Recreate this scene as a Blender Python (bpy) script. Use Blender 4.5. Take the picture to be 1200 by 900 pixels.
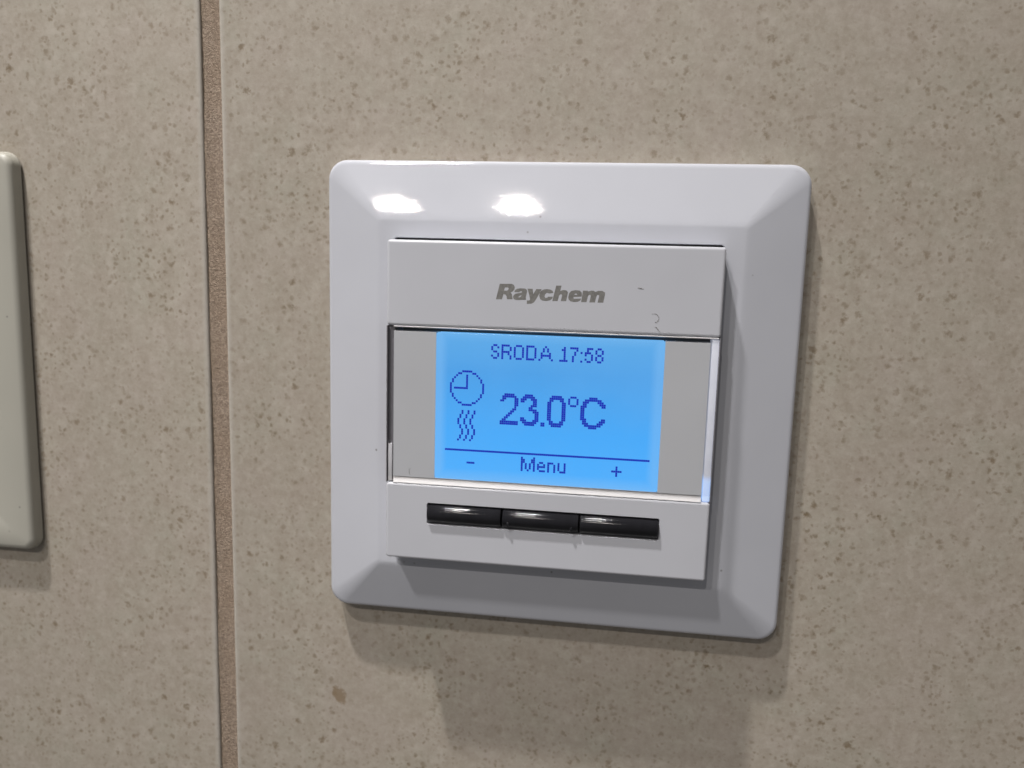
import bpy, bmesh, math, random
from mathutils import Matrix, Vector
random.seed(7)
for o in list(bpy.data.objects): bpy.data.objects.remove(o)
scn = bpy.context.scene
C = scn.collection
MM = 0.001
# design coordinates in mm: x right, y up, z out of the wall  ->  Blender metres, wall facing -Y
def P(x, y, z): return Vector((x*MM, -z*MM, y*MM))

# ---------------------------------------------------------------- camera
Rf = Matrix(((0.98968499, -0.04767270, 0.13509599), (0.02739924, 0.98858798, 0.14813199), (-0.14061613, -0.14290248, 0.97969689)))
T = Matrix(((1, 0, 0), (0, 0, -1), (0, 1, 0)))
cam = bpy.data.cameras.new('camera'); co = bpy.data.objects.new('camera', cam); C.objects.link(co)
co.matrix_world = Matrix.Translation(P(11.7335, 23.4033, 140.3127)) @ (T @ Rf).to_4x4()
cam.sensor_width = 36; cam.lens = 950.33/1200*36; cam.clip_start = 0.005; cam.clip_end = 50
cam.dof.use_dof = True; cam.dof.focus_distance = .130; cam.dof.aperture_fstop = 22
scn.camera = co
scn.render.resolution_x = 1024; scn.render.resolution_y = 768

# ---------------------------------------------------------------- world and lamps (indoor: room fill + ceiling downlights)
w = bpy.data.worlds.new('World'); scn.world = w; w.use_nodes = True
bg = w.node_tree.nodes['Background']; bg.inputs[0].default_value = (1.0, 0.97, 0.955, 1); bg.inputs[1].default_value = 0.15
def downlight(pos, power, size, col, aim=(0, 0, 5), spread=180, shape='DISK', size_y=.05):
    l = bpy.data.lights.new('downlight', 'AREA'); l.shape = shape; l.size = size; l.energy = power; l.color = col; l.spread = math.radians(spread)
    if shape == 'ELLIPSE': l.size_y = size_y
    o = bpy.data.objects.new('downlight', l); C.objects.link(o); o.location = P(*pos)
    o.rotation_euler = (P(*aim) - o.location).to_track_quat('-Z', 'Y').to_euler()
WARM = (1.0, 0.935, 0.875); COOL = (1.0, 0.965, 0.94)
downlight((-325, 1300, 360), 0.59, 0.055, COOL, (-45, 0, 0), 32)      # close to the wall, rakes down it
downlight((-450, 1150, 800), 0.24, 0.070, COOL, (-45, 0, 0), 32)
downlight((-650, 1185, 1700), 5.0, 0.070, WARM, shape='ELLIPSE', size_y=.030)
downlight((-290, 1190, 1700), 6.0, 0.038, WARM)
vs = scn.view_settings; vs.view_transform = 'Standard'; vs.look = 'None'; vs.exposure = 0; vs.gamma = 1; vs.use_curve_mapping = False

# ---------------------------------------------------------------- helpers
class N:
    """tiny node builder"""
    def __init__(s, name):
        s.m = bpy.data.materials.new(name); s.m.use_nodes = True; s.t = s.m.node_tree
        s.b = s.t.nodes['Principled BSDF']; s.out = s.t.nodes['Material Output']
    def n(s, typ, **k):
        x = s.t.nodes.new(typ)
        for a, v in k.items(): setattr(x, a, v)
        return x
    def l(s, a, b): s.t.links.new(a, b)
    def coord(s, which='Object'): return s.n('ShaderNodeTexCoord').outputs[which]
    def noise(s, vec, scale, detail=4, rough=.55, dist=0):
        x = s.n('ShaderNodeTexNoise'); s.l(vec, x.inputs['Vector'])
        x.inputs['Scale'].default_value = scale; x.inputs['Detail'].default_value = detail
        x.inputs['Roughness'].default_value = rough; x.inputs['Distortion'].default_value = dist
        return x.outputs['Fac']
    def ramp(s, fac, stops, interp='LINEAR'):
        r = s.n('ShaderNodeValToRGB'); s.l(fac, r.inputs[0]); e = r.color_ramp.elements; r.color_ramp.interpolation = interp
        while len(e) < len(stops): e.new(.5)
        for q, (p, c) in zip(e, stops):
            q.position = p; q.color = (c if len(c) == 4 else (*c, 1)) if not isinstance(c, (int, float)) else (c, c, c, 1)
        return r.outputs[0]
    def mix(s, fac, a, b, mode='MIX'):
        x = s.n('ShaderNodeMix', data_type='RGBA', blend_type=mode)
        for sock, v in ((x.inputs[0], fac), (x.inputs[6], a), (x.inputs[7], b)):
            if isinstance(v, (int, float)): sock.default_value = v
            elif isinstance(v, tuple): sock.default_value = (*v, 1)
            else: s.l(v, sock)
        return x.outputs[2]
    def math(s, op, a, b=None, clamp=False):
        x = s.n('ShaderNodeMath', operation=op, use_clamp=clamp)
        for i, v in enumerate((a, b)):
            if v is None: continue
            if isinstance(v, (int, float)): x.inputs[i].default_value = v
            else: s.l(v, x.inputs[i])
        return x.outputs[0]
    def bump(s, h, strength, dist):
        x = s.n('ShaderNodeBump'); s.l(h, x.inputs['Height']); x.inputs['Strength'].default_value = strength; x.inputs['Distance'].default_value = dist
        s.l(x.outputs[0], s.b.inputs['Normal'])
    def set(s, **k):
        for a, v in k.items():
            i = s.b.inputs[a.replace('_', ' ')]
            if isinstance(v, tuple): i.default_value = (*v, 1)
            elif isinstance(v, (int, float)): i.default_value = v
            else: s.l(v, i)

def link(name, bm, mat, parent=None, smooth=35):
    bmesh.ops.recalc_face_normals(bm, faces=bm.faces[:])
    me = bpy.data.meshes.new(name); bm.to_mesh(me); bm.free()
    if smooth:
        for p in me.polygons: p.use_smooth = True
        me.set_sharp_from_angle(angle=math.radians(smooth))
    if mat: me.materials.append(mat)
    o = bpy.data.objects.new(name, me); C.objects.link(o)
    if parent: o.parent = parent
    return o
def empty(name, loc=(0, 0, 0)):
    o = bpy.data.objects.new(name, None); C.objects.link(o); o.location = P(*loc); o.empty_display_size = .01
    return o
def tag(o, label, cat): o['label'] = label; o['category'] = cat
def box(bm, x0, x1, y0, y1, z0, z1, bevel=0, seg=3):
    b = bmesh.new(); v = [b.verts.new(P(x, y, z)) for x in (x0, x1) for y in (y0, y1) for z in (z0, z1)]
    for f in ((0,1,3,2),(4,6,7,5),(0,4,5,1),(2,3,7,6),(0,2,6,4),(1,5,7,3)): b.faces.new([v[i] for i in f])
    if bevel: bmesh.ops.bevel(b, geom=b.edges[:], offset=bevel*MM, segments=seg, profile=.5, affect='EDGES', clamp_overlap=True)
    bmesh.ops.recalc_face_normals(b, faces=b.faces[:])
    me = bpy.data.meshes.new('t'); b.to_mesh(me); b.free(); bm.from_mesh(me); bpy.data.meshes.remove(me)
    return bm
def ring(cx, cy, hx, hy, r, z, n=10):
    pts = []
    for k, (sx, sy) in enumerate(((1, 1), (-1, 1), (-1, -1), (1, -1))):
        for i in range(n+1):
            a = math.pi/2*k + math.pi/2*i/n
            pts.append(P(cx + sx*(hx-r) + r*math.cos(a), cy + sy*(hy-r) + r*math.sin(a), z))
    return pts
def loft(bm, rings, cap0=False, cap1=False):
    vv = [[bm.verts.new(p) for p in r] for r in rings]; n = len(vv[0])
    for a, b in zip(vv, vv[1:]):
        for i in range(n): bm.faces.new((a[i], a[(i+1) % n], b[(i+1) % n], b[i]))
    if cap0: bm.faces.new(vv[0][::-1])
    if cap1: bm.faces.new(vv[-1])
    return bm
def plate(bm, x0, x1, y0, y1, zb, zf, r=.5, edge=.35):
    """a moulded plate with rounded corners and a rounded front edge"""
    cx, cy, hx, hy = (x0+x1)/2, (y0+y1)/2, (x1-x0)/2, (y1-y0)/2
    rr = [ring(cx, cy, hx, hy, r, zb, 5)]
    for i in range(6):
        a = math.pi/2*i/5
        d = edge*(1-math.cos(a)); rr.append(ring(cx, cy, hx-d, hy-d, max(r-d, .02), zf-edge+edge*math.sin(a), 5))
    rr.append(ring(cx, cy, hx-edge-.12, hy-edge-.12, .05, zf, 5))
    return loft(bm, rr, True, True)

# ---------------------------------------------------------------- materials
# glazed stoneware tile: beige, cloudy, with brown flecks
m = N('beige_stone_tile'); oi = m.n('ShaderNodeObjectInfo'); tc = m.coord()
off = m.n('ShaderNodeVectorMath', operation='ADD'); m.l(tc, off.inputs[0]); m.l(oi.outputs['Location'], off.inputs[1]); v = off.outputs[0]
cloud = m.noise(v, 38, 4, .6); fine = m.noise(v, 900, 4, .7); mid = m.noise(v, 170, 5, .65); hue = m.noise(v, 70, 3, .6)
base = m.ramp(cloud, [(.3, (.335, .298, .262)), (.5, (.36, .323, .287)), (.7, (.385, .348, .308))])
base = m.mix(m.ramp(hue, [(.38, .5), (.5, 0)]), base, (.375, .322, .298))
base = m.mix(m.ramp(hue, [(.52, 0), (.66, .55)]), base, (.335, .32, .275))
base = m.mix(m.ramp(mid, [(.42, 0), (.68, .6)]), base, (.30, .255, .215))
base = m.mix(m.ramp(m.noise(v, 380, 5, .7), [(.36, 0), (.66, .6)]), base, (.285, .245, .205))
base = m.mix(m.ramp(m.noise(v, 330, 4, .7, .4), [(.5, 0), (.72, .5)]), base, (.43, .39, .355))
base = m.mix(m.ramp(fine, [(.42, .0), (.72, .35)]), base, (.47, .42, .385))
nz = m.n('ShaderNodeTexNoise'); m.l(v, nz.inputs['Vector']); nz.inputs['Scale'].default_value = 800; nz.inputs['Detail'].default_value = 4; nz.inputs['Roughness'].default_value = .65
clus = m.ramp(m.noise(v, 75, 3, .6), [(.36, .25), (.62, 1)])
def flecks(base, scale, warp, lo, hi, pick, col, amt):
    vo = m.n('ShaderNodeTexVoronoi'); vo.inputs['Scale'].default_value = scale
    wv = m.n('ShaderNodeVectorMath', operation='ADD'); m.l(v, wv.inputs[0])
    sc = m.n('ShaderNodeVectorMath', operation='SCALE'); m.l(nz.outputs['Color'], sc.inputs[0]); sc.inputs['Scale'].default_value = warp
    m.l(sc.outputs[0], wv.inputs[1]); m.l(wv.outputs[0], vo.inputs['Vector'])
    sep = m.n('ShaderNodeSeparateColor'); m.l(vo.outputs['Color'], sep.inputs[0])
    sz = m.math('ADD', vo.outputs['Distance'], m.math('MULTIPLY', sep.outputs[1], .12))
    spot = m.math('MULTIPLY', m.ramp(sz, [(lo, 1), (hi, 0)]), m.ramp(sep.outputs[0], [(pick, 0), (min(1, pick+.35), 1)]))
    return m.mix(m.math('MULTIPLY', m.math('MULTIPLY', spot, amt), clus), base, col)
base = flecks(base, 1000, .0012, .22, .46, .30, (.20, .16, .115), .70)
base = flecks(base, 640, .0016, .18, .40, .38, (.185, .145, .10), .76)
base = flecks(base, 430, .0022, .16, .36, .42, (.17, .125, .08), .82)
base = flecks(base, 260, .0032, .10, .25, .55, (.14, .10, .055), .88)
ex = m.n('ShaderNodeSeparateXYZ'); m.l(tc, ex.inputs[0])
eg = m.n('ShaderNodeMapRange'); m.l(m.math('ABSOLUTE', ex.outputs[0]), eg.inputs[0]); eg.inputs[1].default_value = .1488; eg.inputs[2].default_value = .1496; eg.inputs[4].default_value = .55
base = m.mix(eg.outputs[0], base, (.43, .405, .385))          # paler towards the left and right tile edges
# one larger brown fleck below the thermostat
geo = m.n('ShaderNodeNewGeometry'); ps = m.n('ShaderNodeVectorMath', operation='ADD'); m.l(geo.outputs['Position'], ps.inputs[0])
sc2 = m.n('ShaderNodeVectorMath', operation='SCALE'); m.l(nz.outputs['Color'], sc2.inputs[0]); sc2.inputs['Scale'].default_value = .003; m.l(sc2.outputs[0], ps.inputs[1])
mp = m.n('ShaderNodeMapping', vector_type='TEXTURE'); m.l(ps.outputs[0], mp.inputs[0])
mp.inputs['Location'].default_value = (-.0381, .0015, -.0588); mp.inputs['Rotation'].default_value = (0, math.radians(-28), 0); mp.inputs['Scale'].default_value = (.0013, 1, .0024)
ln = m.n('ShaderNodeVectorMath', operation='LENGTH'); m.l(mp.outputs[0], ln.inputs[0])
base = m.mix(m.ramp(ln.outputs['Value'], [(.7, .75), (1.15, 0)]), base, (.20, .14, .085))
base = m.mix(1.0, base, (1.07, 1.08, 1.03), 'MULTIPLY')
m.set(Base_Color=base, Roughness=m.ramp(fine, [(.3, .45), (.7, .65)]))
m.b.inputs['Specular IOR Level'].default_value = .4
bw = m.n('ShaderNodeRGBToBW'); m.l(base, bw.inputs[0])          # flecks are shallow pits
m.bump(m.math('ADD', m.math('MULTIPLY', bw.outputs[0], 2.2), m.math('ADD', m.math('MULTIPLY', fine, .5), m.math('MULTIPLY', mid, .5))), .16, .00025)
TILE = m.m

m = N('sandy_grout'); v = m.coord(); g1 = m.noise(v, 2600, 3, .7); g2 = m.noise(v, 140, 3); g3 = m.noise(v, 6000, 2, .6)
c = m.ramp(g1, [(.34, (.185, .14, .105)), (.52, (.30, .235, .18)), (.68, (.43, .35, .275))])
c = m.mix(m.ramp(g2, [(.35, 0), (.7, .5)]), c, (.27, .20, .14))
m.set(Base_Color=c, Roughness=.95); m.bump(m.math('ADD', g1, g3), .55, .0004)
GROUT = m.m

m = N('wall_backing'); v = m.coord(); m.set(Base_Color=m.ramp(m.noise(v, 200), [(.3, (.28, .22, .17)), (.7, (.36, .29, .23))]), Roughness=.95)
BACK = m.m

def plastic(name, col, rough, dirt=0, bumpy=.04, coarse=2600):
    m = N(name); v = m.coord(); a = m.noise(v, 60, 3); s = m.noise(v, coarse, 3, .6)
    c = m.mix(m.ramp(a, [(.3, 0), (.7, 1)]), tuple(x*.975 for x in col), tuple(min(1, x*1.02) for x in col))
    if dirt:
        vo = m.n('ShaderNodeTexVoronoi'); m.l(v, vo.inputs['Vector']); vo.inputs['Scale'].default_value = 330
        sp = m.n('ShaderNodeSeparateColor'); m.l(vo.outputs['Color'], sp.inputs[0])
        d = m.math('MULTIPLY', m.ramp(vo.outputs['Distance'], [(.045, 1), (.095, 0)]), m.ramp(sp.outputs[1], [(1-dirt, 0), (1-dirt*.6, 1)]))
        c = m.mix(m.math('MULTIPLY', d, .75), c, (.16, .15, .14))
    m.set(Base_Color=c, Roughness=m.math('ADD', m.math('MULTIPLY', a, .08), rough-.04))
    m.bump(s, bumpy, .00006)
    return m.m
FRAME = plastic('glossy_white_plastic', (.50, .514, .562), .035, .06, .085, 2300)
COVER = plastic('satin_offwhite_plastic', (.505, .517, .56), .32, .16, .05)
BEZEL = plastic('warm_grey_plastic', (.63, .635, .645), .42, .02)
PLATE = plastic('grey_cream_plastic', (.41, .40, .35), .40, .02)
m = N('black_gloss_plastic'); v = m.coord(); mp = m.n('ShaderNodeMapping'); m.l(v, mp.inputs[0]); mp.inputs['Scale'].default_value = (7000, 300, 300)
s1 = m.noise(mp.outputs[0], 1, 3, .6); s2 = m.noise(v, 300, 2)
m.set(Base_Color=m.ramp(s2, [(.3, (.010, .010, .012)), (.7, (.015, .015, .018))]), Roughness=.11); m.bump(s1, .4, .00004); m.b.inputs['Specular IOR Level'].default_value = .26; BLACK = m.m
HOUSE = plastic('dark_housing', (.05, .048, .05), .5)
MILKY = plastic('milky_plastic', (.70, .69, .70), .3)
m = N('grey_print'); v = m.coord(); m.set(Base_Color=m.ramp(m.noise(v, 2500), [(.35, (.15, .147, .14)), (.65, (.20, .197, .187))]), Roughness=.6); PRINT = m.m
m = N('dark_lint'); v = m.coord(); m.set(Base_Color=m.ramp(m.noise(v, 3000), [(.3, (.17, .16, .155)), (.7, (.26, .25, .245))]), Roughness=.9); LINT = m.m
# backlit LCD: blue light panel, a little brighter towards the bottom where the LEDs sit, paler outside the dot matrix
m = N('lcd_backlight'); v = m.coord(); sx = m.n('ShaderNodeSeparateXYZ'); m.l(v, sx.inputs[0])
t = m.n('ShaderNodeMapRange'); m.l(sx.outputs[2], t.inputs[0]); t.inputs[1].default_value = -.0128; t.inputs[2].default_value = .0118
col = m.ramp(t.outputs[0], [(0, (.080, .47, 1.06)), (.35, (.062, .43, 1.0)), (.75, (.075, .375, .83)), (1, (.115, .43, .83))])
ax = m.math('ABSOLUTE', m.math('ADD', sx.outputs[0], .0004))
rim = m.ramp(ax, [(.0, 0), (.0165, 0), (.0177, .5), (.0186, .55)])
rim = m.n('ShaderNodeMapRange'); m.l(ax, rim.inputs[0]); rim.inputs[1].default_value = .0164; rim.inputs[2].default_value = .0176; rim.inputs[4].default_value = .42
rb = m.n('ShaderNodeMapRange'); m.l(sx.outputs[2], rb.inputs[0]); rb.inputs[1].default_value = -.0108; rb.inputs[2].default_value = -.0126; rb.inputs[4].default_value = .5
rt = m.n('ShaderNodeMapRange'); m.l(sx.outputs[2], rt.inputs[0]); rt.inputs[1].default_value = .0104; rt.inputs[2].default_value = .0118; rt.inputs[4].default_value = .3
rr = m.math('MAXIMUM', m.math('MAXIMUM', rim.outputs[0], rb.outputs[0]), rt.outputs[0])
col = m.mix(rr, col, (.26, .57, .94))
col = m.mix(m.math('MULTIPLY', m.ramp(m.noise(v, 2500, 2), [(.3, 0), (.7, 1)]), .10), col, (.10, .42, 1.0))
col = m.mix(m.ramp(m.noise(v, 90, 3, .5), [(.42, 0), (.7, .22)]), col, (.14, .46, .92))
m.set(Base_Color=(.01, .02, .04), Roughness=.3, Emission_Color=col, Emission_Strength=1.0); LCD = m.m
m = N('lcd_dot'); v = m.coord(); m.set(Base_Color=(.004, .008, .03), Roughness=.4, Emission_Color=m.ramp(m.noise(v, 900), [(.3, (.0, .008, .40)), (.7, (.0, .016, .50))]), Emission_Strength=1.0); DOT = m.m
# clear acrylic window: transparent with a fresnel sheen
m = N('clear_acrylic'); tr = m.n('ShaderNodeBsdfTransparent'); tr.inputs[0].default_value = (.97, .975, .985, 1)
gl = m.n('ShaderNodeBsdfGlossy'); gl.inputs['Roughness'].default_value = .06
lw = m.n('ShaderNodeLayerWeight'); lw.inputs[0].default_value = .5
fr = m.math('ADD', m.math('MULTIPLY', m.math('POWER', lw.outputs['Facing'], 5.0), .9), .035)
ms = m.n('ShaderNodeMixShader'); m.l(fr, ms.inputs[0]); m.l(tr.outputs[0], ms.inputs[1]); m.l(gl.outputs[0], ms.inputs[2])
m.l(ms.outputs[0], m.out.inputs['Surface']); m.t.nodes.remove(m.b); CLEAR = m.m

SHADE_GREY = plastic('shade_grey_plastic', (.20, .19, .205), .25)  # grey stands in for the shade seen through the clear window sides
m = N('painted_glow_acrylic'); v = m.coord(); sx = m.n('ShaderNodeSeparateXYZ'); m.l(v, sx.inputs[0])
t = m.n('ShaderNodeMapRange'); m.l(sx.outputs[2], t.inputs[0]); t.inputs[1].default_value = -.0095; t.inputs[2].default_value = -.0105     # painted glow: emission imitates backlight in the edge, bluer at the lower end
m.set(Base_Color=m.ramp(m.noise(v, 400), [(.3, (.66, .66, .70)), (.7, (.74, .74, .77))]), Roughness=.25, Emission_Color=m.mix(t.outputs[0], (.16, .17, .20), (.22, .36, .62)), Emission_Strength=1.0); EDGE_GLOW = m.m

# ---------------------------------------------------------------- the tiled wall
bm = bmesh.new(); box(bm, -372, 345, -310, 310, -14, -9)
wall = link('wall', bm, BACK, None, 0); wall['kind'] = 'structure'
def tile_mesh(W, H):
    bm = bmesh.new(); rr = [ring(0, 0, W/2, H/2, .6, -8.9, 3)]
    for i in range(7):
        a = math.pi/2*i/6; d = .6*(1-math.cos(a)); rr.append(ring(0, 0, W/2-d, H/2-d, max(.6-d, .05), -.4+.4*math.sin(a), 3))
    loft(bm, rr, True, True); return bm
W, H = 300, 600
for cx in (-60.95+W/2, -64.5-W/2):
    o = link('tile', tile_mesh(W, H), TILE, wall, 40); o.location = P(cx, -12, 0)
bm = bmesh.new()
ny, nx = 400, 10
vv = [[bm.verts.new(P(-64.9+4.35*i/nx, -310+620*j/ny, -.50 - .12*math.sin(math.pi*i/nx) + .06*math.sin(j*.31+.7*i) + .05*math.sin(j*.113+2) + random.uniform(-.06, .06))) for i in range(nx+1)] for j in range(ny+1)]
for j in range(ny):
    for i in range(nx): bm.faces.new((vv[j][i], vv[j][i+1], vv[j+1][i+1], vv[j+1][i]))
g = link('grout', bm, GROUT, wall, 180)

# ---------------------------------------------------------------- thermostat
th = empty('thermostat'); tag(th, 'white square wall thermostat with a lit blue display reading 23.0', 'thermostat')
# outer frame: rounded skirt, sloping sides, flat inner ledge, square opening
bm = bmesh.new()
prof = [(39.5, 3.0, .02), (39.85, 3.3, .5), (40.0, 3.4, 1.6), (40.0, 3.4, 2.7)]
for i in range(1, 7):
    a = math.radians(72)*i/6; prof.append((40.0-1.0*(1-math.cos(a)), 3.4-1.0*(1-math.cos(a)), 2.7+1.0*math.sin(a)))
s0 = prof[-1]; top = 6.25; hin = 30.3
for f in (.03, .25, .5, .75, .95): prof.append((s0[0]+(hin-s0[0])*f, s0[1]+(.7-s0[1])*f, s0[2]+(top-s0[2])*f + .02*math.sin(math.pi*f)))
prof += [(30.15, .65, 6.27), (29.85, .6, 6.3), (29.6, .6, 6.3), (27.7, .6, 6.3)]
rings = [ring(0, 0, h, h, r, z, 12) for h, r, z in prof]
rings += [ring(-.33, -.15, 27.12, 27.3, .6, 6.3, 12), ring(-.33, -.15, 27.05, 27.2, .6, 6.2, 12), ring(-.33, -.15, 27.05, 27.2, .6, .5, 12)]
loft(bm, rings); link('frame', bm, FRAME, th, 30)
bm = bmesh.new(); box(bm, -27.3, 26.65, -27.25, 27.0, .3, 5.0); link('housing', bm, HOUSE, th, 0)

PX0, PX1 = -27.2, 26.55
bm = bmesh.new(); plate(bm, PX0, PX1, 12.65, 26.6, 5.02, 11.0, .5, .45); top_cover = link('upper_cover', bm, COVER, th, 40)
# lower cover with a slot for the keys
def slot_plate(x0, x1, y0, y1, zb, zf, hx0, hx1, hy0, hy1, edge=.4):
    bm = bmesh.new(); cx, cy, hx, hy = (x0+x1)/2, (y0+y1)/2, (x1-x0)/2, (y1-y0)/2
    rr = [ring(cx, cy, hx, hy, .5, zb, 5)]
    for i in range(6):
        a = math.pi/2*i/5; d = edge*(1-math.cos(a)); rr.append(ring(cx, cy, hx-d, hy-d, max(.5-d, .03), zf-edge+edge*math.sin(a), 5))
    rr.append(ring(cx, cy, hx-edge-.12, hy-edge-.12, .05, zf, 5))
    hcx, hcy = (hx0+hx1)/2, (hy0+hy1)/2
    rr += [ring(hcx, hcy, (hx1-hx0)/2+.2, (hy1-hy0)/2+.2, .35, zf, 5), ring(hcx, hcy, (hx1-hx0)/2+.08, (hy1-hy0)/2+.08, .35, zf, 5), ring(hcx, hcy, (hx1-hx0)/2, (hy1-hy0)/2, .3, zf-.08, 5), ring(hcx, hcy, (hx1-hx0)/2, (hy1-hy0)/2, .3, zf-1.6, 5)]
    return loft(bm, rr, True, True)
low_cover = link('lower_cover', slot_plate(PX0, PX1, -27.2, -13.95, 5.02, 11.0, -20.0, 18.68, -20.8, -17.16), COVER, th, 40)
# dark floor of the slot
bm = bmesh.new(); box(bm, -19.97, 18.65, -20.77, -17.19, 9.42, 9.9); link('key_slot', bm, HOUSE, th, 0)
# keys: low half-round bars
def key(x0, x1, nubs=()):
    bm = bmesh.new(); pr = []; cy = -18.98; hw = 1.78
    for i in range(15):
        t = i/14; a = math.pi*t
        y = cy + hw*math.cos(a)*(1-.06*math.sin(a)); z = 10.02 + 1.84*math.sin(a)
        pr.append((y, z))
    pr = [(cy+hw, 9.95)] + pr + [(cy-hw, 9.95)]
    def sec(x, s): return [bm.verts.new(P(x, cy+(y-cy)*s, 10.2+(z-10.2)*s)) for y, z in pr]
    xs = [(x0, .90), (x0+.06, .965), (x0+.18, 1), (x1-.18, 1), (x1-.06, .965), (x1, .90)]
    ss = [sec(*q) for q in xs]; n = len(pr)
    for a, b in zip(ss, ss[1:]):
        for i in range(n): bm.faces.new((a[i], a[(i+1) % n], b[(i+1) % n], b[i]))
    bm.faces.new(ss[0]); bm.faces.new(ss[-1][::-1])
    k = link('button', bm, BLACK, th, 38)
    for nx in nubs:
        b = bmesh.new(); bmesh.ops.create_uvsphere(b, u_segments=14, v_segments=8, radius=.34*MM)
        for vtx in b.verts: vtx.co = Vector((vtx.co.x*.9, vtx.co.y*.8, vtx.co.z*1.5))
        bmesh.ops.translate(b, verts=b.verts, vec=P(nx, cy-.7, 11.66)); link('raised_dot', b, BLACK, k, 60)
    return k
key(-19.9, -7.34); key(-7.08, 5.6, (-6.1, 4.5)); key(5.85, 18.58)

# display recess: bezel with the LCD let into it, clear window flush with the covers
SX0, SX1, SY0, SY1 = -18.85, 18.1, -12.75, 11.75
BX0, BX1, BY0, BY1 = -26.0, 25.08, -12.82, 11.78
bz = bmesh.new()
for (a, b, c, d) in ((BX0, SX0-.01, BY0, BY1), (SX1+.01, BX1, BY0, BY1)): box(bz, a, b, c, d, 8.5, 10.8)
box(bz, SX0-.01, SX1+.01, BY0, SY0-.01, 8.5, 10.79)
bezel = link('bezel', bz, BEZEL, th, 0)
bm = bmesh.new(); plate(bm, SX0, SX1, SY0, SY1, 8.6, 10.77, .35, .05); screen = link('screen', bm, LCD, th, 30)
bm = bmesh.new(); plate(bm, PX0+.05, PX1-.05, -12.84, 12.38, 10.86, 10.985, .25, .04); link('window', bm, CLEAR, th, 30)
# bevelled bright lower lip of the window
bm = bmesh.new()
def prism(bm, sec, x0, x1):
    a = [bm.verts.new(P(x0, y, z)) for y, z in sec]; b = [bm.verts.new(P(x1, y, z)) for y, z in sec]; n = len(sec)
    for i in range(n): bm.faces.new((a[i], a[(i+1) % n], b[(i+1) % n], b[i]))
    bm.faces.new(a[::-1]); bm.faces.new(b)
prism(bm, [(-12.84, 9.0), (-12.84, 10.45), (-13.0, 10.5), (-13.8, 10.96), (-13.9, 10.98), (-13.92, 9.0)], BX0, BX1); link('window_lip', bm, MILKY, th, 30)
bm = bmesh.new(); prism(bm, [(12.4, 9.0), (12.4, 10.8), (12.46, 10.93), (12.56, 10.97), (12.62, 10.9), (12.62, 9.0)], BX0, PX1-.3); link('window_glint', bm, MILKY, th, 30)  # pale lip added to stand for the glint on the pane's top edge
# added bars: light and shade of the acrylic's edges put into their colours
bm = bmesh.new(); box(bm, 25.3, 26.42, -13.85, 12.3, 7.5, 10.74, .12, 2); link('edge_glow_strip', bm, EDGE_GLOW, th, 40)
bm = bmesh.new(); box(bm, -26.92, -26.22, -13.75, -7.3, 10.22, 10.72, .08, 2); link('edge_bright_bar', bm, MILKY, th, 40)  # pale bar added to imitate the bright patch low in the left edge
bm = bmesh.new(); box(bm, -27.02, -26.02, -13.9, 12.62, 5.05, 10.2); link('edge_shade_strip', bm, SHADE_GREY, th, 0)  # dark colour paints the shaded view into the clear left edge
bm = bmesh.new(); box(bm, -27.2, -27.06, -13.92, 12.62, 5.05, 10.97); link('window_side', bm, SHADE_GREY, th, 0)
bm = bmesh.new(); box(bm, 26.44, 26.55, -13.92, 12.62, 5.05, 10.97); link('window_side', bm, SHADE_GREY, th, 0)

# ---- LCD characters, dot by dot
GX, GY, DX, DY = -16.96, 10.07, .3375, .348
def dots(name, cells):
    bm = bmesh.new()
    for c, r in sorted(set(cells)):
        x, y = GX + c*DX, GY - r*DY; hx, hy = DX*.475, DY*.475
        q = [bm.verts.new(P(x+sx*hx, y+sy*hy, 10.785)) for sx, sy in ((-1, -1), (1, -1), (1, 1), (-1, 1))]; bm.faces.new(q)
    return link(name, bm, DOT, screen, 0)
def art(rows, c0, r0): return [(c0+i, r0+j) for j, row in enumerate(rows) for i, ch in enumerate(row) if ch == 'X']
F = {
 'S': ['.XX.', 'X..X', 'X...', '.XX.', '...X', 'X..X', '.XX.'],
 'R': ['XXXX.', 'X...X', 'X...X', 'XXXX.', 'X..X.', 'X...X', 'X...X'],
 'O': ['.XXX.'] + ['X...X']*5 + ['.XXX.'], 'D': ['XXXX.'] + ['X...X']*5 + ['XXXX.'],
 'A': ['...X...', '..X.X..', '..X.X..', '.X...X.', '.XXXXX.', '.X...X.', 'X.....X'],
 '1': ['..X.', '.XX.', '..X.', '..X.', '..X.', '..X.', 'XXXX'],
 '7': ['XXXX', '...X', '..X.', '..X.', '.X..', '.X..', '.X..'],
 ':': ['.', '.', 'X', '.', '.', '.', 'X'],
 '5': ['.XXX', '.X..', 'XXX.', 'X..X', '...X', 'X..X', '.XX.'],
 '8': ['.XX.', 'X..X', 'X..X', '.XX.', 'X..X', 'X..X', '.XX.'],
 'M': ['X.....X', 'XX...XX', 'XX...XX', 'X.X.X.X', 'X.X.X.X', 'X.X.X.X', 'X..X..X'],
 'e': ['....', '....', '.XX.', 'X..X', 'XXXX', 'X...', '.XXX'],
 'n': ['....', '....', 'XXX.', 'X..X', 'X..X', 'X..X', 'X..X'],
 'u': ['....', '....', 'X..X', 'X..X', 'X..X', 'X..X', '.XXX'],
 '+': ['..X..', '..X..', 'XXXXX', '..X..', '..X..'], '-': ['XXXX'],
}
cells = []
for ch, c in (('S', 0), ('R', 5), ('O', 11), ('D', 17), ('A', 23), ('1', 33), ('7', 38), (':', 43), ('5', 45), ('8', 50)): cells += art(F[ch], 22+c, 0)
dots('day_and_time_text', cells)
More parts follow.
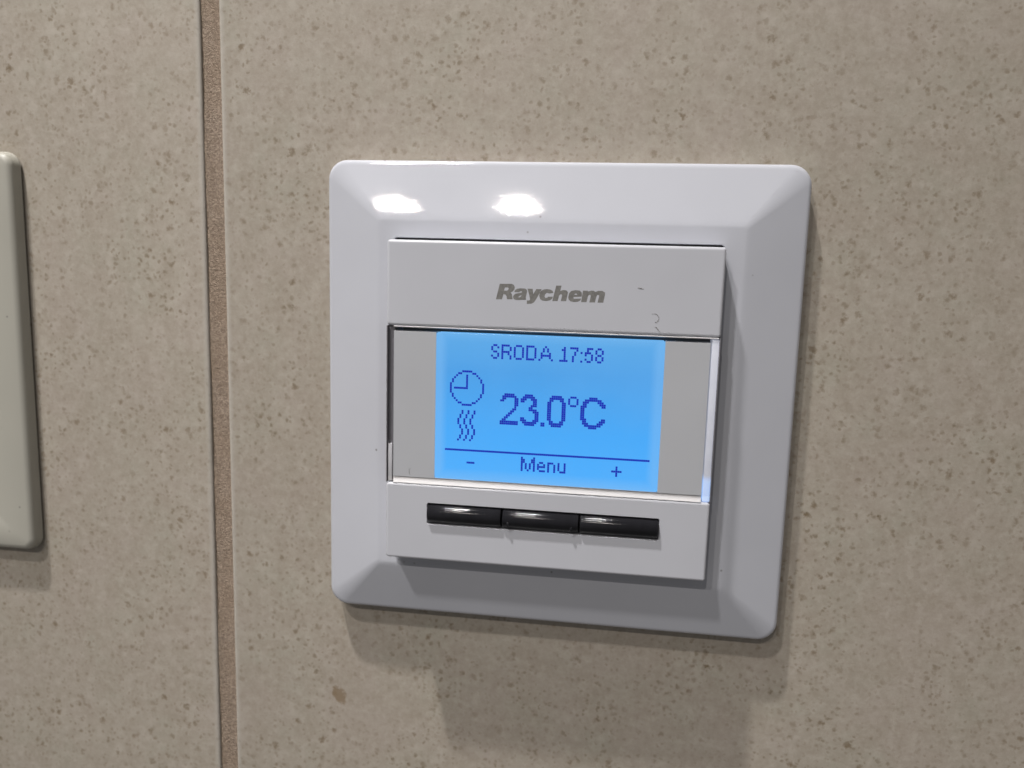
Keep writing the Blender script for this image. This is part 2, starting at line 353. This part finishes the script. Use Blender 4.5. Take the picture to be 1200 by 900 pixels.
cl = [(6+i, 0) for i in range(5)] + [(4, 1), (5, 1), (11, 1), (12, 1), (3, 2), (13, 2), (2, 3), (14, 3), (1, 4), (15, 4), (1, 5), (15, 5)] + [(0, r) for r in range(6, 11)] + [(16, r) for r in range(6, 11)]
cl += [(c, 16-r) for c, r in cl]; cl += [(8, r) for r in range(2, 9)] + [(c, 8) for c in range(2, 9)]
dots('clock_icon', [(2+c, 13+r) for c, r in cl])
wave = [2, 2, 1, 1, 0, 0, 0, 1, 1, 2, 2, 2, 1, 1, 0]
dots('heating_icon', [(6+3*k+c, 32+r) for k in range(3) for r, c in enumerate(wave)])
def span(*rows):
    out = []
    for r, sp in enumerate(rows):
        for a, b in sp: out += [(c, r) for c in range(a, b+1)]
    return out
two = span([(2,6)], [(1,7)], [(1,2),(7,8)], [(0,1),(7,8)], [(7,8)], [(7,8)], [(7,7)], [(6,7)], [(5,6)], [(4,5)], [(3,4)], [(2,3)], [(1,2)], [(0,8)], [(0,8)])
three = span([(2,5)], [(1,6)], [(0,2),(5,7)], [(0,1),(6,7)], [(6,7)], [(5,7)], [(4,5)], [(4,7)], [(6,8)], [(7,8)], [(7,8)], [(0,1),(7,8)], [(0,2),(6,8)], [(1,7)], [(2,6)])
zero = span([(2,6)], [(1,7)], [(1,2),(6,7)], *[[(0,1),(7,8)]]*9, [(1,2),(6,7)], [(1,7)], [(2,6)])
deg = span([(1,3)], [(0,0),(4,4)], [(0,0),(4,4)], [(0,0),(4,4)], [(1,3)])
cee = span([(4,7)], [(2,9)], [(1,3),(8,10)], [(1,2),(9,11)], [(0,2),(10,11)], *[[(0,1)]]*5, [(0,2),(10,11)], [(1,2),(9,11)], [(1,3),(8,10)], [(2,9)], [(4,7)])
dots('temperature_text', [(27+o+c, 23+r) for g, o in ((two, 0), (three, 10), (zero, 23), (deg, 33), (cee, 39)) for c, r in g] + [(27+20+i, 23+13+j) for i in (0, 1) for j in (0, 1)])
dots('divider_line', [(c, 51) for c in range(100)])
dots('minus_sign', art(F['-'], 11, 57))
dots('menu_text', sum((art(F[ch], 38+c, 53) for ch, c in (('M', 0), ('e', 8), ('n', 13), ('u', 18))), []))
dots('plus_sign', art(F['+'], 82, 55))

# ---- printed maker's name on the upper cover
LOGO = [[[(-8.53,19.97),(-6.61,20.03),(-6.27,19.9),(-6.08,19.57),(-6.12,19.18),(-6.38,18.84),(-6.72,18.66),(-6.53,18.41),(-6.46,18.1),(-6.37,17.58),(-7.31,17.55),(-7.38,18.03),(-7.52,18.28),(-7.88,18.35),(-8.12,17.52),(-9.09,17.49)],[(-7.67,19.42),(-7.2,19.44),(-7.04,19.27),(-7.17,19.0),(-7.43,18.91),(-7.81,18.93)]],[[(-6.13,18.76),(-6.02,19.06),(-5.71,19.27),(-5.15,19.38),(-4.43,19.36),(-4.12,19.16),(-4.08,18.85),(-4.27,17.97),(-4.2,17.58),(-5.02,17.53),(-5.42,17.48),(-5.9,17.5),(-6.23,17.65),(-6.32,17.98),(-6.2,18.29),(-5.93,18.49),(-5.45,18.58),(-4.91,18.72),(-4.88,18.86),(-5.06,18.91),(-5.25,18.85),(-5.33,18.73)],[(-5.47,17.95),(-5.31,18.13),(-5.08,18.26),(-4.96,18.23),(-5.05,18.06),(-5.31,17.89)]],[[(-4.04,19.34),(-3.19,19.35),(-3.07,18.52),(-2.6,19.33),(-1.75,19.32),(-2.46,17.95),(-2.9,17.22),(-3.35,16.97),(-4.07,16.94),(-4.07,17.46),(-3.69,17.48),(-3.56,17.66),(-3.74,18.42)]],[[(-2.11,18.28),(-2.05,18.75),(-1.78,19.12),(-1.35,19.32),(-0.91,19.37),(-0.36,19.32),(0.01,19.13),(0.15,18.81),(-0.59,18.68),(-0.74,18.77),(-0.97,18.75),(-1.19,18.51),(-1.26,18.15),(-1.07,17.96),(-0.81,18.03),(-0.7,18.18),(0.08,18.21),(-0.03,17.87),(-0.38,17.62),(-0.93,17.49),(-1.57,17.54),(-1.94,17.75)]],[[(0.55,19.97),(1.4,20.0),(1.22,19.15),(1.68,19.31),(2.19,19.26),(2.44,19.02),(2.42,18.72),(2.21,17.58),(1.36,17.55),(1.54,18.49),(1.43,18.62),(1.22,18.58),(1.06,18.39),(0.85,17.53),(0.0,17.51)]],[[(2.53,18.22),(2.63,18.82),(3.0,19.21),(3.62,19.35),(4.3,19.31),(4.63,19.01),(4.67,18.63),(4.63,18.36),(3.41,18.27),(3.35,18.12),(3.47,17.98),(3.76,18.01),(4.59,18.06),(4.43,17.74),(4.03,17.53),(3.44,17.48),(2.85,17.6),(2.58,17.89)],[(3.47,18.61),(3.6,18.82),(3.86,18.82),(3.94,18.62)]],[[(4.81,19.31),(5.56,19.33),(5.65,19.21),(6.15,19.37),(6.57,19.32),(6.75,19.16),(7.24,19.37),(7.91,19.36),(8.3,19.12),(8.31,18.75),(8.07,17.53),(7.19,17.5),(7.4,18.57),(7.28,18.73),(7.08,18.69),(6.96,18.45),(6.77,17.52),(5.89,17.49),(6.08,18.52),(5.98,18.71),(5.78,18.66),(5.64,18.48),(5.43,17.52),(4.58,17.49)]]]
bm = bmesh.new()
for k, loops in enumerate(LOGO):
    cu = bpy.data.curves.new('glyph', 'CURVE'); cu.dimensions = '2D'; cu.fill_mode = 'FRONT'
    for lp in loops:
        sp = cu.splines.new('POLY'); sp.points.add(len(lp)-1); sp.use_cyclic_u = True
        for q, (x, y) in zip(sp.points, lp): q.co = (x, y, 0, 1)
    to = bpy.data.objects.new('glyph', cu); C.objects.link(to); bpy.context.view_layer.update()
    me = bpy.data.meshes.new_from_object(to.evaluated_get(bpy.context.evaluated_depsgraph_get())); bpy.data.objects.remove(to)
    for q in me.vertices: q.co = P(q.co.x, q.co.y, 11.008+.003*(k % 2))
    bm.from_mesh(me)
link('maker_name', bm, PRINT, top_cover, 0)

# ---- stray lint on the covers
def fibre(pts, r, parent, z=11.03):
    bm = bmesh.new(); prev = None
    for i, (x, y) in enumerate(pts):
        a = pts[max(i-1, 0)]; b = pts[min(i+1, len(pts)-1)]; d = Vector((b[0]-a[0], b[1]-a[1])).normalized(); nrm = Vector((-d.y, d.x))
        rr = .72*r*(.5 if i in (0, len(pts)-1) else 1)
        cur = [bm.verts.new(P(x+nrm.x*rr*math.cos(t), y+nrm.y*rr*math.cos(t), z+rr*math.sin(t))) for t in (0, math.pi/2, math.pi, 1.5*math.pi)]
        if prev:
            for k in range(4): bm.faces.new((prev[k], prev[(k+1) % 4], cur[(k+1) % 4], cur[k]))
        else: bm.faces.new(cur)
        prev = cur
    bm.faces.new(prev[::-1]); link('lint', bm, LINT, parent, 60)
fibre([(13.35, 20.0), (13.6, 20.03), (13.9, 19.97), (14.25, 19.9)], .07, top_cover)
fibre([(16.0, 16.1), (16.5, 16.0), (16.85, 15.6), (16.85, 15.15), (16.6, 14.8), (16.3, 14.75)], .045, top_cover)
fibre([(16.3, 14.0), (16.55, 13.95), (16.8, 13.6), (17.1, 13.3)], .055, top_cover)
fibre([(15.75, 16.1), (15.9, 16.0)], .07, top_cover)
fibre([(-23.0, -11.3), (-23.25, -11.7), (-23.2, -12.2), (-23.05, -12.5)], .05, bezel, 10.82)

# ---------------------------------------------------------------- neighbouring wall plate at the photo's left edge
wp = empty('wall_plate', (-140, 2.9, 0)); tag(wp, 'grey cream plastic wall plate left of the tile joint, mostly out of frame', 'wall plate')
bm = bmesh.new(); HW = 38.2
rr = [ring(0, 0, HW-.3, HW-.3, 2.6, .15, 10), ring(0, 0, HW, HW, 2.9, .45, 10), ring(0, 0, HW-.25, HW-.25, 2.7, 1.6, 10)]
for i in range(1, 9):
    a = math.radians(84)*i/8; d = .3+1.3*(1-math.cos(a)); rr.append(ring(0, 0, HW-d, HW-d, max(2.7-d, .3), 1.6+1.25*math.sin(a), 10))
rr += [ring(0, 0, 35.5, 35.5, .6, 2.95, 10), ring(0, 0, 30, 30, .5, 3.2, 10), ring(0, 0, 29.7, 29.7, .5, 3.0, 10), ring(0, 0, 29.7, 29.7, .5, .5, 10)]
o = link('frame', loft(bm, rr), PLATE, wp, 40)
bm = bmesh.new(); plate(bm, -29.4, 29.4, -29.4, 29.4, .3, 4.6, 1, .8); link('rocker', bm, PLATE, wp, 40)
wp.location = P(-100.3-HW, 2.9, 0)
